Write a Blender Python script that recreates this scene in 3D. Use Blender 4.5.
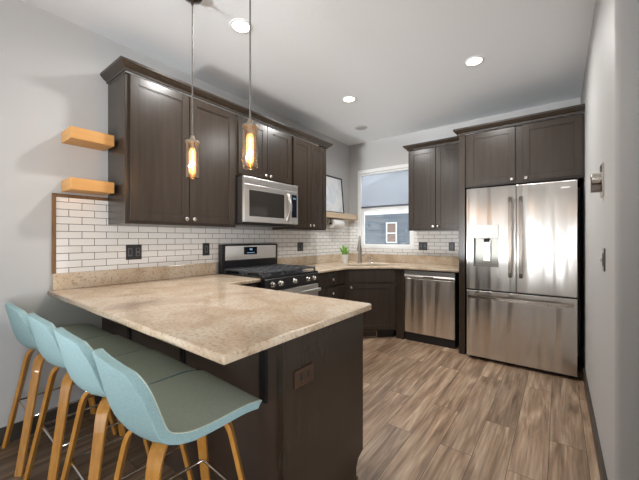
import bpy, bmesh, math, random
from mathutils import Vector, Matrix
random.seed(7)
PI = math.pi
scene = bpy.context.scene
for o in list(bpy.data.objects):
    bpy.data.objects.remove(o, do_unlink=True)
COL = scene.collection

# ------------------------------------------------------------------ camera
F_PX, YAW, HORIZON = 314.37, 0.6502, 238.56
cam_data = bpy.data.cameras.new('camera')
cam_data.sensor_fit = 'HORIZONTAL'; cam_data.sensor_width = 36.0
cam_data.lens = F_PX / 639 * 36.0
cam_data.shift_y = (HORIZON - 240) / 639
cam_data.clip_start = 0.02
cam = bpy.data.objects.new('camera', cam_data); COL.objects.link(cam)
cam.location = (2.716, 0, 1.263)
cam.rotation_euler = (PI/2, 0, YAW)
scene.camera = cam

# ------------------------------------------------------------------ world, lights, exposure
scene.view_settings.view_transform = 'Standard'
scene.view_settings.look = 'None'
scene.view_settings.gamma = 1
scene.view_settings.use_curve_mapping = False
scene.view_settings.exposure = -1.13
world = bpy.data.worlds.new('sky'); scene.world = world
world.use_nodes = True
wn = world.node_tree.nodes; wl = world.node_tree.links
bg = wn['Background']; bg.inputs['Color'].default_value = (0.88, 0.94, 1.0, 1); bg.inputs['Strength'].default_value = 5.5

def area(name, loc, rot, sx, sy, watts, color=(1, 1, 1), shape='RECTANGLE'):
    d = bpy.data.lights.new(name, 'AREA'); d.shape = shape; d.size = sx
    if shape in ('RECTANGLE', 'ELLIPSE'): d.size_y = sy
    d.energy = watts; d.color = color
    o = bpy.data.objects.new(name, d); COL.objects.link(o)
    o.location = loc; o.rotation_euler = rot
    return o
W, D, H = 2.904, 4.371, 2.775
REAR, EAST = -3.6, 8.2
# added lamps standing for daylight, each in an invented window behind the camera
for xx, ww in ((.80, .32), (1.90, .32)):
    area('daylight', (xx, REAR - .05, 1.10), (PI/2, 0, 0), ww, 2.06, 3, (0.96, 0.98, 1.0))
for xx, ww in ((3.36, .42), (3.95, .46), (4.50, .46)):
    area('daylight', (xx, REAR - .05, 1.5), (PI/2, 0, 0), ww, 1.7, 13, (0.96, 0.98, 1.0))
for yy in (-2.7, -2.1, -1.5, -.9, -.3):
    area('daylight', (EAST + .05, yy, 1.3), (PI/2, 0, PI/2), .50, 2.1, 52, (0.96, 0.98, 1.0))
# added lamps aimed up from the invented windows to brighten the kitchen ceiling
q = area('ceiling_fill', (1.0, REAR + .03, .74), (PI/2 + math.radians(15), 0, math.radians(-3)), .9, .14, 52, (0.97, 0.985, 1.0))
q.data.spread = math.radians(38)
q = area('ceiling_fill', (EAST - .03, -1.5, .32), (PI/2 + math.radians(24), 0, PI/2 - .55), 2.0, .12, 90, (0.97, 0.985, 1.0))
q.data.spread = math.radians(80)

# unseen lamp added above the kitchen window to brighten the corner counter
area('window_fill', (.62, D + 1.1, 3.05), (-math.radians(52), 0, 0), 2.4, 1.0, 260, (0.93, 0.97, 1.0))

# ------------------------------------------------------------------ material helpers
def new_mat(name):
    m = bpy.data.materials.new(name); m.use_nodes = True
    return m, m.node_tree.nodes, m.node_tree.links, m.node_tree.nodes['Principled BSDF']
def simple(name, col, rough=.5, metal=0, spec=.5, bump=0, bscale=200, var=0, vscale=8, coat=0):
    m, n, l, b = new_mat(name)
    b.inputs['Base Color'].default_value = (*col, 1); b.inputs['Roughness'].default_value = rough
    b.inputs['Metallic'].default_value = metal; b.inputs['Specular IOR Level'].default_value = spec
    b.inputs['Coat Weight'].default_value = coat
    tc = n.new('ShaderNodeTexCoord')
    if var:
        t = n.new('ShaderNodeTexNoise'); t.inputs['Scale'].default_value = vscale; t.inputs['Detail'].default_value = 5
        l.new(tc.outputs['Object'], t.inputs['Vector'])
        mx = n.new('ShaderNodeMix'); mx.data_type = 'RGBA'
        mx.inputs['A'].default_value = (*[c*(1-var) for c in col], 1); mx.inputs['B'].default_value = (*[min(1, c*(1+var)) for c in col], 1)
        l.new(t.outputs['Fac'], mx.inputs['Factor']); l.new(mx.outputs['Result'], b.inputs['Base Color'])
    if bump:
        t = n.new('ShaderNodeTexNoise'); t.inputs['Scale'].default_value = bscale; t.inputs['Detail'].default_value = 3
        l.new(tc.outputs['Object'], t.inputs['Vector'])
        bp = n.new('ShaderNodeBump'); bp.inputs['Strength'].default_value = bump; bp.inputs['Distance'].default_value = .004
        l.new(t.outputs['Fac'], bp.inputs['Height']); l.new(bp.outputs['Normal'], b.inputs['Normal'])
    return m
def wood(name, c1, c2, scale=(40, 40, 3), rough=.45, spec=.5, coat=0, bump=.05):
    m, n, l, b = new_mat(name)
    tc = n.new('ShaderNodeTexCoord'); mp = n.new('ShaderNodeMapping'); mp.inputs['Scale'].default_value = scale
    l.new(tc.outputs['Object'], mp.inputs['Vector'])
    t = n.new('ShaderNodeTexNoise'); t.inputs['Scale'].default_value = 1; t.inputs['Detail'].default_value = 6; t.inputs['Distortion'].default_value = .4
    l.new(mp.outputs['Vector'], t.inputs['Vector'])
    cr = n.new('ShaderNodeValToRGB'); cr.color_ramp.elements[0].position = .3; cr.color_ramp.elements[1].position = .7
    cr.color_ramp.elements[0].color = (*c1, 1); cr.color_ramp.elements[1].color = (*c2, 1)
    l.new(t.outputs['Fac'], cr.inputs['Fac']); l.new(cr.outputs['Color'], b.inputs['Base Color'])
    b.inputs['Roughness'].default_value = rough; b.inputs['Specular IOR Level'].default_value = spec; b.inputs['Coat Weight'].default_value = coat
    bp = n.new('ShaderNodeBump'); bp.inputs['Strength'].default_value = bump; bp.inputs['Distance'].default_value = .002
    l.new(t.outputs['Fac'], bp.inputs['Height']); l.new(bp.outputs['Normal'], b.inputs['Normal'])
    return m
def steel(name, col=(.60, .58, .55), rough=.22, wav=.35, wscale=7.0, arot=0.0):
    m, n, l, b = new_mat(name)
    b.inputs['Base Color'].default_value = (*col, 1); b.inputs['Metallic'].default_value = 1; b.inputs['Roughness'].default_value = rough
    b.inputs['Anisotropic'].default_value = .92; b.inputs['Anisotropic Rotation'].default_value = arot
    tg = n.new('ShaderNodeTangent'); tg.direction_type = 'RADIAL'; tg.axis = 'Z'; l.new(tg.outputs['Tangent'], b.inputs['Tangent'])
    tc = n.new('ShaderNodeTexCoord'); mp = n.new('ShaderNodeMapping')
    mp.inputs['Scale'].default_value = (wscale, wscale, .5)
    l.new(tc.outputs['Object'], mp.inputs['Vector'])
    t = n.new('ShaderNodeTexNoise'); t.inputs['Scale'].default_value = 1; t.inputs['Detail'].default_value = 1.5; t.inputs['Distortion'].default_value = .3
    l.new(mp.outputs['Vector'], t.inputs['Vector'])
    bp = n.new('ShaderNodeBump'); bp.inputs['Strength'].default_value = wav; bp.inputs['Distance'].default_value = .05
    l.new(t.outputs['Fac'], bp.inputs['Height'])
    mp2 = n.new('ShaderNodeMapping'); mp2.inputs['Scale'].default_value = (900, 900, 4)
    l.new(tc.outputs['Object'], mp2.inputs['Vector'])
    t2 = n.new('ShaderNodeTexNoise'); t2.inputs['Scale'].default_value = 1
    l.new(mp2.outputs['Vector'], t2.inputs['Vector'])
    mr = n.new('ShaderNodeMapRange'); mr.inputs['To Min'].default_value = rough*.9; mr.inputs['To Max'].default_value = rough*1.1
    l.new(t2.outputs['Fac'], mr.inputs['Value']); l.new(mr.outputs['Result'], b.inputs['Roughness'])
    l.new(bp.outputs['Normal'], b.inputs['Normal'])
    return m
def emit(name, col, s):
    m = bpy.data.materials.new(name); m.use_nodes = True; n = m.node_tree.nodes; l = m.node_tree.links
    n.clear(); e = n.new('ShaderNodeEmission'); o = n.new('ShaderNodeOutputMaterial')
    e.inputs['Color'].default_value = (*col, 1); e.inputs['Strength'].default_value = s
    l.new(e.outputs[0], o.inputs['Surface']); return m
def glass(name, tint=(1, 1, 1), refl=.08, rough=.02):
    m = bpy.data.materials.new(name); m.use_nodes = True; n = m.node_tree.nodes; l = m.node_tree.links
    n.clear(); o = n.new('ShaderNodeOutputMaterial'); mx = n.new('ShaderNodeMixShader')
    t = n.new('ShaderNodeBsdfTransparent'); t.inputs['Color'].default_value = (*tint, 1)
    g = n.new('ShaderNodeBsdfGlossy'); g.inputs['Roughness'].default_value = rough
    fr = n.new('ShaderNodeLayerWeight'); fr.inputs['Blend'].default_value = .25
    mr = n.new('ShaderNodeMapRange'); mr.inputs['To Min'].default_value = refl; mr.inputs['To Max'].default_value = .7
    l.new(fr.outputs['Facing'], mr.inputs['Value']); l.new(mr.outputs['Result'], mx.inputs['Fac'])
    l.new(t.outputs[0], mx.inputs[1]); l.new(g.outputs[0], mx.inputs[2]); l.new(mx.outputs[0], o.inputs['Surface'])
    return m

M = {}
M['wall'] = simple('grey_wall_paint', (.49, .488, .482), .55, bump=.04, bscale=120)
M['ceiling'] = simple('ceiling_paint', (.83, .855, .875), .7, bump=.25, bscale=60)
M['white'] = simple('white_paint', (.80, .80, .79), .4)
M['base'] = simple('dark_baseboard', (.045, .036, .030), .4)
M['cab'] = wood('espresso_wood', (.029, .0205, .0145), (.038, .0275, .020), (30, 30, 2.5), .27, .5, 0, .04)
M['cabdark'] = simple('espresso_shadow_gap', (.02, .016, .014), .6)
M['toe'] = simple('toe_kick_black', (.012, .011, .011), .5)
M['steel'] = steel('brushed_stainless', (.76, .725, .68), .31, .9)
M['steel2'] = steel('brushed_stainless_flat', (.74, .72, .69), .36, .06)
M['nickel'] = simple('satin_nickel', (.68, .65, .60), .25, 1)
M['faucetnickel'] = simple('dark_nickel', (.42, .38, .34), .3, 1)
M['chrome'] = simple('chrome', (.75, .75, .75), .12, 1)
M['handle'] = simple('dark_steel_handle', (.16, .135, .115), .30, 1)
M['black'] = simple('black_plastic', (.015, .015, .016), .35)
M['blackm'] = simple('black_metal', (.02, .02, .022), .4, .6)
M['iron'] = simple('cast_iron', (.09, .096, .105), .35, .3, bump=.1, bscale=400)
M['enamel'] = simple('black_enamel', (.018, .018, .02), .12)
M['plate'] = simple('black_outlet_plate', (.022, .022, .024), .4)
M['slot'] = simple('outlet_grey', (.10, .105, .115), .35)
M['brownplate'] = simple('brown_outlet_plate', (.055, .030, .018), .35)
M['oak'] = wood('light_oak', (.50, .255, .075), (.58, .31, .105), (6, 3, 40), .5, .4)
M['paleoak'] = wood('pale_oak', (.56, .42, .28), (.66, .52, .37), (30, 3, 30), .55, .4)
M['trimwood'] = wood('stained_oak_trim', (.10, .045, .015), (.24, .12, .042), (40, 40, 6), .45, .5)
M['legwood'] = wood('bent_oak_leg', (.45, .19, .032), (.60, .29, .06), (60, 60, 5), .28, .5, .6)
M['teal'] = simple('teal_fabric', (.32, .475, .495), .9, spec=.15, bump=.8, bscale=420, var=.34, vscale=260)
M['litfabric'] = simple('room_lit_fabric', (.60, .665, .56), .92, spec=.15, bump=.8, bscale=420, var=.3, vscale=260)  # shell fabric again, greener and paler: room light painted into the colour
M['green'] = simple('leaf_green', (.20, .46, .06), .45, var=.3, vscale=30)
M['soil'] = simple('potting_soil', (.03, .02, .015), .9)
M['pot'] = simple('white_ceramic', (.82, .82, .81), .25)
M['paper'] = simple('paper_towel', (.82, .81, .79), .9)
M['card'] = simple('cardboard_core', (.50, .40, .31), .8)
M['glass'] = glass('window_glass')
M['bulbglass'] = glass('amber_glass', (1.0, .90, .76), .14, .08)
def bulb_mat():
    m = glass('glowing_bulb', (1.0, .86, .62), .06); n, l = m.node_tree.nodes, m.node_tree.links
    o = [q for q in n if q.type == 'OUTPUT_MATERIAL'][0]; src = o.inputs['Surface'].links[0].from_socket
    e = n.new('ShaderNodeEmission'); e.inputs['Color'].default_value = (1.0, .60, .26, 1); e.inputs['Strength'].default_value = 2.4
    a = n.new('ShaderNodeAddShader'); l.new(src, a.inputs[0]); l.new(e.outputs[0], a.inputs[1]); l.new(a.outputs[0], o.inputs['Surface'])
    return m
M['bulbglow'] = bulb_mat()
M['dglass'] = simple('dark_oven_glass', (.015, .014, .013), .06)
M['mglass'] = simple('microwave_window', (.030, .027, .024), .08)
M['screen'] = simple('display_black', (.008, .010, .018), .1)
M['glow'] = emit('display_glow', (.35, .65, .9), 1.2)
M['can'] = emit('led_lens', (1.0, .93, .82), 22)
M['fil'] = emit('filament', (1.0, .55, .18), 110)
M['siding'] = simple('blue_siding', (.165, .195, .225), .7)
M['roof'] = simple('roof_shingle', (.20, .205, .22), .8)
M['blind'] = simple('brown_blind', (.30, .22, .18), .7)
M['ground'] = simple('pale_gravel', (.45, .43, .40), .9, var=.2, vscale=3)

# granite
def granite():
    m, n, l, b = new_mat('granite')
    tc = n.new('ShaderNodeTexCoord')
    def noise(s, d=6, dist=0):
        t = n.new('ShaderNodeTexNoise'); t.inputs['Scale'].default_value = s; t.inputs['Detail'].default_value = d; t.inputs['Distortion'].default_value = dist
        l.new(tc.outputs['Object'], t.inputs['Vector']); return t
    def ramp(src, stops):
        r = n.new('ShaderNodeValToRGB'); e = r.color_ramp.elements
        while len(e) < len(stops): e.new(.5)
        for q, (p, c) in zip(e, stops): q.position = p; q.color = (*c, 1)
        l.new(src, r.inputs['Fac']); return r
    big = ramp(noise(5, 5, .8).outputs['Fac'], [(.30, (.49, .380, .270)), (.48, (.59, .478, .352)), (.66, (.665, .575, .460))])
    fine = ramp(noise(70, 4, .3).outputs['Fac'], [(.32, (.60, .52, .45)), (.45, (.92, .89, .86)), (.62, (1, 1, 1))])
    mul = n.new('ShaderNodeMix'); mul.data_type = 'RGBA'; mul.blend_type = 'MULTIPLY'; mul.inputs['Factor'].default_value = .85
    l.new(big.outputs['Color'], mul.inputs['A']); l.new(fine.outputs['Color'], mul.inputs['B'])
    fl = ramp(noise(28, 5, 1.2).outputs['Fac'], [(.255, (1, 1, 1)), (.30, (0, 0, 0)), (.9, (0, 0, 0))])
    mix = n.new('ShaderNodeMix'); mix.data_type = 'RGBA'
    l.new(fl.outputs['Color'], mix.inputs['Factor']); l.new(mul.outputs['Result'], mix.inputs['A'])
    mix.inputs['B'].default_value = (.20, .165, .15, 1)
    l.new(mix.outputs['Result'], b.inputs['Base Color'])
    b.inputs['Roughness'].default_value = .16; b.inputs['Specular IOR Level'].default_value = .5
    return m
M['granite'] = granite()

def tile_mat(name, rot):
    m, n, l, b = new_mat(name)
    tc = n.new('ShaderNodeTexCoord'); mp = n.new('ShaderNodeMapping'); mp.inputs['Rotation'].default_value = rot
    l.new(tc.outputs['Object'], mp.inputs['Vector'])
    br = n.new('ShaderNodeTexBrick'); br.offset = .5; br.squash = 1
    br.inputs['Scale'].default_value = 1; br.inputs['Brick Width'].default_value = .152; br.inputs['Row Height'].default_value = .0505
    br.inputs['Mortar Size'].default_value = .0021; br.inputs['Mortar Smooth'].default_value = .1
    br.inputs['Color1'].default_value = (.76, .745, .72, 1); br.inputs['Color2'].default_value = (.80, .785, .76, 1); br.inputs['Mortar'].default_value = (.12, .105, .095, 1)
    l.new(mp.outputs['Vector'], br.inputs['Vector']); l.new(br.outputs['Color'], b.inputs['Base Color'])
    mr = n.new('ShaderNodeMapRange'); mr.inputs['To Min'].default_value = .18; mr.inputs['To Max'].default_value = .85
    l.new(br.outputs['Fac'], mr.inputs['Value']); l.new(mr.outputs['Result'], b.inputs['Roughness'])
    bp = n.new('ShaderNodeBump'); bp.invert = True; bp.inputs['Strength'].default_value = .5; bp.inputs['Distance'].default_value = .003
    l.new(br.outputs['Fac'], bp.inputs['Height']); l.new(bp.outputs['Normal'], b.inputs['Normal'])
    return m
M['tile_l'] = tile_mat('subway_tile_left', (PI/2, 0, PI/2))   # replaced by explicit axis mapping below
def tile_axes(m, axis):
    n, l = m.node_tree.nodes, m.node_tree.links
    mp = [q for q in n if q.type == 'MAPPING'][0]; br = [q for q in n if q.type == 'TEX_BRICK'][0]; tc = [q for q in n if q.type == 'TEX_COORD'][0]
    sp = n.new('ShaderNodeSeparateXYZ'); cb = n.new('ShaderNodeCombineXYZ')
    l.new(tc.outputs['Object'], sp.inputs['Vector']); l.new(sp.outputs[axis], cb.inputs['X']); l.new(sp.outputs['Z'], cb.inputs['Y'])
    l.new(cb.outputs['Vector'], br.inputs['Vector']); n.remove(mp)
tile_axes(M['tile_l'], 'Y')
M['tile_b'] = tile_mat('subway_tile_back', (0, 0, 0)); tile_axes(M['tile_b'], 'X')

def floor_mat():
    m, n, l, b = new_mat('vinyl_plank')
    tc = n.new('ShaderNodeTexCoord'); sp = n.new('ShaderNodeSeparateXYZ'); cb = n.new('ShaderNodeCombineXYZ')
    l.new(tc.outputs['Object'], sp.inputs['Vector']); l.new(sp.outputs['Y'], cb.inputs['X']); l.new(sp.outputs['X'], cb.inputs['Y'])
    br = n.new('ShaderNodeTexBrick'); br.offset = .37; br.offset_frequency = 2
    br.inputs['Scale'].default_value = 1; br.inputs['Brick Width'].default_value = 1.22; br.inputs['Row Height'].default_value = .178
    br.inputs['Mortar Size'].default_value = .0016; br.inputs['Bias'].default_value = 0
    br.inputs['Color1'].default_value = (0, 0, 0, 1); br.inputs['Color2'].default_value = (1, 1, 1, 1); br.inputs['Mortar'].default_value = (.5, .5, .5, 1)
    l.new(cb.outputs['Vector'], br.inputs['Vector'])
    # per-plank offset of the grain
    sc = n.new('ShaderNodeVectorMath'); sc.operation = 'MULTIPLY'; sc.inputs[1].default_value = (7, 7, 7)
    l.new(br.outputs['Color'], sc.inputs[0])
    def grain(scale, det, dist):
        mp = n.new('ShaderNodeMapping'); mp.inputs['Scale'].default_value = scale
        l.new(tc.outputs['Object'], mp.inputs['Vector'])
        ad = n.new('ShaderNodeVectorMath'); ad.operation = 'ADD'
        l.new(mp.outputs['Vector'], ad.inputs[0]); l.new(sc.outputs['Vector'], ad.inputs[1])
        t = n.new('ShaderNodeTexNoise'); t.inputs['Scale'].default_value = 1; t.inputs['Detail'].default_value = det; t.inputs['Distortion'].default_value = dist
        l.new(ad.outputs['Vector'], t.inputs['Vector']); return t
    g1 = grain((16, 1.5, 1), 7, 1.0); g2 = grain((85, 3.5, 1), 5, .3)
    r1 = n.new('ShaderNodeValToRGB'); e = r1.color_ramp.elements; e.new(.5)
    e[0].position = .28; e[0].color = (.122, .074, .043, 1); e[1].position = .50; e[1].color = (.272, .183, .118, 1); e[2].position = .72; e[2].color = (.42, .310, .216, 1)
    l.new(g1.outputs['Fac'], r1.inputs['Fac'])
    r2 = n.new('ShaderNodeMapRange'); r2.inputs['From Min'].default_value = .3; r2.inputs['From Max'].default_value = .7; r2.inputs['To Min'].default_value = .72; r2.inputs['To Max'].default_value = 1.2
    l.new(g2.outputs['Fac'], r2.inputs['Value'])
    m1 = n.new('ShaderNodeMix'); m1.data_type = 'RGBA'; m1.blend_type = 'MULTIPLY'; m1.inputs['Factor'].default_value = 1
    l.new(r1.outputs['Color'], m1.inputs['A']); l.new(r2.outputs['Result'], m1.inputs['B'])
    pr = n.new('ShaderNodeMapRange'); pr.inputs['To Min'].default_value = .80; pr.inputs['To Max'].default_value = 1.28
    l.new(br.outputs['Color'], pr.inputs['Value'])
    m2 = n.new('ShaderNodeMix'); m2.data_type = 'RGBA'; m2.blend_type = 'MULTIPLY'; m2.inputs['Factor'].default_value = 1
    l.new(m1.outputs['Result'], m2.inputs['A']); l.new(pr.outputs['Result'], m2.inputs['B'])
    m3 = n.new('ShaderNodeMix'); m3.data_type = 'RGBA'; m3.inputs['B'].default_value = (.07, .045, .03, 1)
    l.new(br.outputs['Fac'], m3.inputs['Factor']); l.new(m2.outputs['Result'], m3.inputs['A'])
    l.new(m3.outputs['Result'], b.inputs['Base Color'])
    b.inputs['Roughness'].default_value = .38; b.inputs['Specular IOR Level'].default_value = .45
    bp = n.new('ShaderNodeBump'); bp.inputs['Strength'].default_value = .12; bp.inputs['Distance'].default_value = .003
    l.new(g2.outputs['Fac'], bp.inputs['Height']); l.new(bp.outputs['Normal'], b.inputs['Normal'])
    return m
M['floor'] = floor_mat()

def shade_mat():
    m = bpy.data.materials.new('solar_shade'); m.use_nodes = True; n = m.node_tree.nodes; l = m.node_tree.links
    n.clear(); o = n.new('ShaderNodeOutputMaterial')
    d = n.new('ShaderNodeBsdfDiffuse'); d.inputs['Color'].default_value = (.44, .455, .47, 1)
    tr = n.new('ShaderNodeBsdfTranslucent'); tr.inputs['Color'].default_value = (.44, .46, .485, 1)
    t = n.new('ShaderNodeBsdfTransparent'); t.inputs['Color'].default_value = (.9, .94, 1, 1)
    a1 = n.new('ShaderNodeMixShader'); a1.inputs['Fac'].default_value = .5
    l.new(d.outputs[0], a1.inputs[1]); l.new(tr.outputs[0], a1.inputs[2])
    a2 = n.new('ShaderNodeMixShader'); a2.inputs['Fac'].default_value = .36
    l.new(a1.outputs[0], a2.inputs[1]); l.new(t.outputs[0], a2.inputs[2]); l.new(a2.outputs[0], o.inputs['Surface'])
    return m
M['shade'] = shade_mat()

def art_mat():
    m, n, l, b = new_mat('pale_sketch_print')
    tc = n.new('ShaderNodeTexCoord')
    t = n.new('ShaderNodeTexNoise'); t.inputs['Scale'].default_value = 7; t.inputs['Detail'].default_value = 4
    l.new(tc.outputs['Object'], t.inputs['Vector'])
    r = n.new('ShaderNodeValToRGB'); r.color_ramp.elements[0].position = .40; r.color_ramp.elements[0].color = (.66, .70, .75, 1)
    r.color_ramp.elements[1].position = .56; r.color_ramp.elements[1].color = (.80, .81, .81, 1)
    l.new(t.outputs['Fac'], r.inputs['Fac']); l.new(r.outputs['Color'], b.inputs['Base Color'])
    b.inputs['Roughness'].default_value = .12
    return m
M['art'] = art_mat()

# ------------------------------------------------------------------ mesh helpers
class MB:
    def __init__(s): s.bm = bmesh.new()
    def box(s, x0, x1, y0, y1, z0, z1, bev=0, seg=2):
        r = bmesh.ops.create_cube(s.bm, size=1)
        for v in r['verts']:
            v.co = Vector(((x0+x1)/2 + v.co.x*(x1-x0), (y0+y1)/2 + v.co.y*(y1-y0), (z0+z1)/2 + v.co.z*(z1-z0)))
        if bev:
            es = list({e for v in r['verts'] for e in v.link_edges})
            bmesh.ops.bevel(s.bm, geom=es, offset=bev, segments=seg, affect='EDGES', profile=.5)
        return s
    def cyl(s, p0, p1, r0, r1=None, seg=24, caps=True):
        p0, p1 = Vector(p0), Vector(p1); r1 = r0 if r1 is None else r1
        d = p1 - p0; q = d.to_track_quat('Z', 'Y')
        r = bmesh.ops.create_cone(s.bm, cap_ends=caps, segments=seg, radius1=r0, radius2=r1, depth=d.length)
        for v in r['verts']: v.co = q @ v.co + (p0+p1)/2
        return s
    def lathe(s, prof, c=(0, 0, 0), axis='Z', seg=28):
        c = Vector(c); rings = []
        for (r, h) in prof:
            ring = []
            for k in range(seg):
                a = 2*PI*k/seg; p = (r*math.cos(a), r*math.sin(a), h)
                if axis == 'X': p = (h, p[0], p[1])
                if axis == 'Y': p = (p[1], h, p[0])
                ring.append(s.bm.verts.new(c + Vector(p)))
            rings.append(ring)
        for a, b in zip(rings, rings[1:]):
            for k in range(seg):
                s.bm.faces.new((a[k], a[(k+1) % seg], b[(k+1) % seg], b[k]))
        if prof[0][0] > 1e-5: s.bm.faces.new(rings[0][::-1])
        if prof[-1][0] > 1e-5: s.bm.faces.new(rings[-1])
        return s
    def tube(s, pts, r, seg=12, closed=False):
        pts = [Vector(p) for p in pts]; rings = []; N = len(pts)
        up = None
        for i, p in enumerate(pts):
            t = ((pts[(i+1) % N] - pts[i-1]) if closed else (pts[min(i+1, N-1)] - pts[max(i-1, 0)])).normalized()
            if up is None: up = Vector((0, 0, 1)) if abs(t.z) < .9 else Vector((1, 0, 0))
            a = t.cross(up).normalized(); b = a.cross(t).normalized(); up = b
            rr = r[i] if isinstance(r, (list, tuple)) else r
            rings.append([s.bm.verts.new(p + rr*(math.cos(2*PI*k/seg)*a + math.sin(2*PI*k/seg)*b)) for k in range(seg)])
        pairs = list(zip(rings, rings[1:])) + ([(rings[-1], rings[0])] if closed else [])
        for a, b in pairs:
            for k in range(seg): s.bm.faces.new((a[k], a[(k+1) % seg], b[(k+1) % seg], b[k]))
        if not closed: s.bm.faces.new(rings[0][::-1]); s.bm.faces.new(rings[-1])
        return s
    def prism(s, poly, a0, a1, axis='Z'):
        """poly in the two remaining axes (cyclic order: Z->(x,y) X->(y,z) Y->(x,z))"""
        def mk(p, h):
            return {'Z': (p[0], p[1], h), 'X': (h, p[0], p[1]), 'Y': (p[0], h, p[1])}[axis]
        lo = [s.bm.verts.new(mk(p, a0)) for p in poly]; hi = [s.bm.verts.new(mk(p, a1)) for p in poly]
        s.bm.faces.new(lo[::-1]); s.bm.faces.new(hi)
        for i in range(len(poly)):
            j = (i+1) % len(poly); s.bm.faces.new((lo[i], lo[j], hi[j], hi[i]))
        return s
    def sweep(s, prof, path):
        """prof: (offset outward, z) points; path: list of (point(x,y), miter dir(x,y)); open sweep with end caps"""
        rings = [[s.bm.verts.new((p[0]+m[0]*o, p[1]+m[1]*o, z)) for (o, z) in prof] for (p, m) in path]
        k = len(prof)
        for a, b in zip(rings, rings[1:]):
            for i in range(k): s.bm.faces.new((a[i], a[(i+1) % k], b[(i+1) % k], b[i]))
        s.bm.faces.new(rings[0][::-1]); s.bm.faces.new(rings[-1])
        return s
    def strip(s, pts, side, w, t):
        """flat strip swept along pts; side = unit width vector"""
        side = Vector(side); rings = []; pts = [Vector(p) for p in pts]
        for i, p in enumerate(pts):
            tg = (pts[min(i+1, len(pts)-1)] - pts[max(i-1, 0)]).normalized(); nn = tg.cross(side).normalized()
            ww = w[i] if isinstance(w, list) else w
            rings.append([s.bm.verts.new(p + side*ww/2*a + nn*t/2*b) for a, b in ((-1, -1), (1, -1), (1, 1), (-1, 1))])
        for a, b in zip(rings, rings[1:]):
            for k in range(4): s.bm.faces.new((a[k], a[(k+1) % 4], b[(k+1) % 4], b[k]))
        s.bm.faces.new(rings[0][::-1]); s.bm.faces.new(rings[-1])
        return s
    def build(s, name, mat, parent=None, smooth=False, origin=None):
        bmesh.ops.recalc_face_normals(s.bm, faces=s.bm.faces[:])
        me = bpy.data.meshes.new(name)
        if origin is not None: bmesh.ops.translate(s.bm, verts=s.bm.verts[:], vec=-Vector(origin))
        s.bm.to_mesh(me); s.bm.free()
        me.materials.append(M[mat] if isinstance(mat, str) else mat)
        if smooth:
            for p in me.polygons: p.use_smooth = True
            try: me.set_sharp_from_angle(angle=math.radians(40))
            except Exception: pass
        o = bpy.data.objects.new(name, me); COL.objects.link(o)
        if parent is not None: o.parent = parent
        elif origin is not None: o.location = origin
        return o
def tag(o, label=None, cat=None, group=None, kind=None):
    if label: o['label'] = label
    if cat: o['category'] = cat
    if group: o['group'] = group
    if kind: o['kind'] = kind
    return o
def thing(name, label, cat, loc=(0, 0, 0), rz=0, group=None):
    o = bpy.data.objects.new(name, None); COL.objects.link(o); o.empty_display_size = .1
    o.location = loc; o.rotation_euler = (0, 0, rz)
    return tag(o, label, cat, group)
def struct(o): o['kind'] = 'structure'; return o
def dup(root, loc, rz=None, label=None):
    r = root.copy(); COL.objects.link(r); r.location = loc
    if rz is not None: r.rotation_euler = (0, 0, rz)
    if label: r['label'] = label
    def kids(src, dst):
        for ch in list(src.children):
            c = ch.copy(); COL.objects.link(c); c.parent = dst
            kids(ch, c)
    kids(root, r)
    return r
def slab_mesh(polys, z0, z1, bev=0):
    """flat slab from an outer polygon and holes, with a small eased edge"""
    cu = bpy.data.curves.new('slab', 'CURVE'); cu.dimensions = '2D'; cu.fill_mode = 'BOTH'
    cu.extrude = (z1-z0)/2 - bev; cu.bevel_depth = bev; cu.bevel_resolution = 2; cu.offset = -bev
    for poly in polys:
        sp = cu.splines.new('POLY'); sp.points.add(len(poly)-1)
        for q, p in zip(sp.points, poly): q.co = (p[0], p[1], 0, 1)
        sp.use_cyclic_u = True
    t = bpy.data.objects.new('slab', cu); COL.objects.link(t)
    dg = bpy.context.evaluated_depsgraph_get(); dg.update()
    me = bpy.data.meshes.new_from_object(t.evaluated_get(dg))
    bpy.data.objects.remove(t); bpy.data.curves.remove(cu)
    me.transform(Matrix.Translation((0, 0, (z0+z1)/2)))
    return me
def mesh_obj(name, me, mat, parent=None):
    me.materials.clear(); me.materials.append(M[mat]); me.name = name
    o = bpy.data.objects.new(name, me); COL.objects.link(o); o.parent = parent
    return o
def rrect(cx, cy, hx, hy, r, rot=0, n=6):
    pts = []
    for (sx, sy, a0) in ((1, 1, 0), (-1, 1, 90), (-1, -1, 180), (1, -1, 270)):
        for k in range(n+1):
            a = math.radians(a0 + 90*k/n); pts.append((sx*(hx-r) + r*math.cos(a), sy*(hy-r) + r*math.sin(a)))
    c, s_ = math.cos(rot), math.sin(rot)
    return [(cx + x*c - y*s_, cy + x*s_ + y*c) for x, y in pts]

# ------------------------------------------------------------------ the shell
struct(MB().box(-.15, EAST+.15, REAR-.15, D+.15, -.12, 0).build('floor', 'floor'))
struct(MB().box(-.15, EAST+.15, REAR-.15, D+.15, H, H+.12).build('ceiling', 'ceiling'))
struct(MB().box(-.15, 0, REAR-.15, D+.15, 0, H).build('wall_left', 'wall'))
WX0, WX1, WZ0, WZ1 = .165, 1.085, 1.112, 2.340          # kitchen window opening
b = MB()
b.box(0, WX0, D, D+.15, 0, H).box(WX1, EAST, D, D+.15, 0, H).box(WX0, WX1, D, D+.15, 0, WZ0).box(WX0, WX1, D, D+.15, WZ1, H)
struct(b.build('wall_back', 'wall'))
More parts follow.
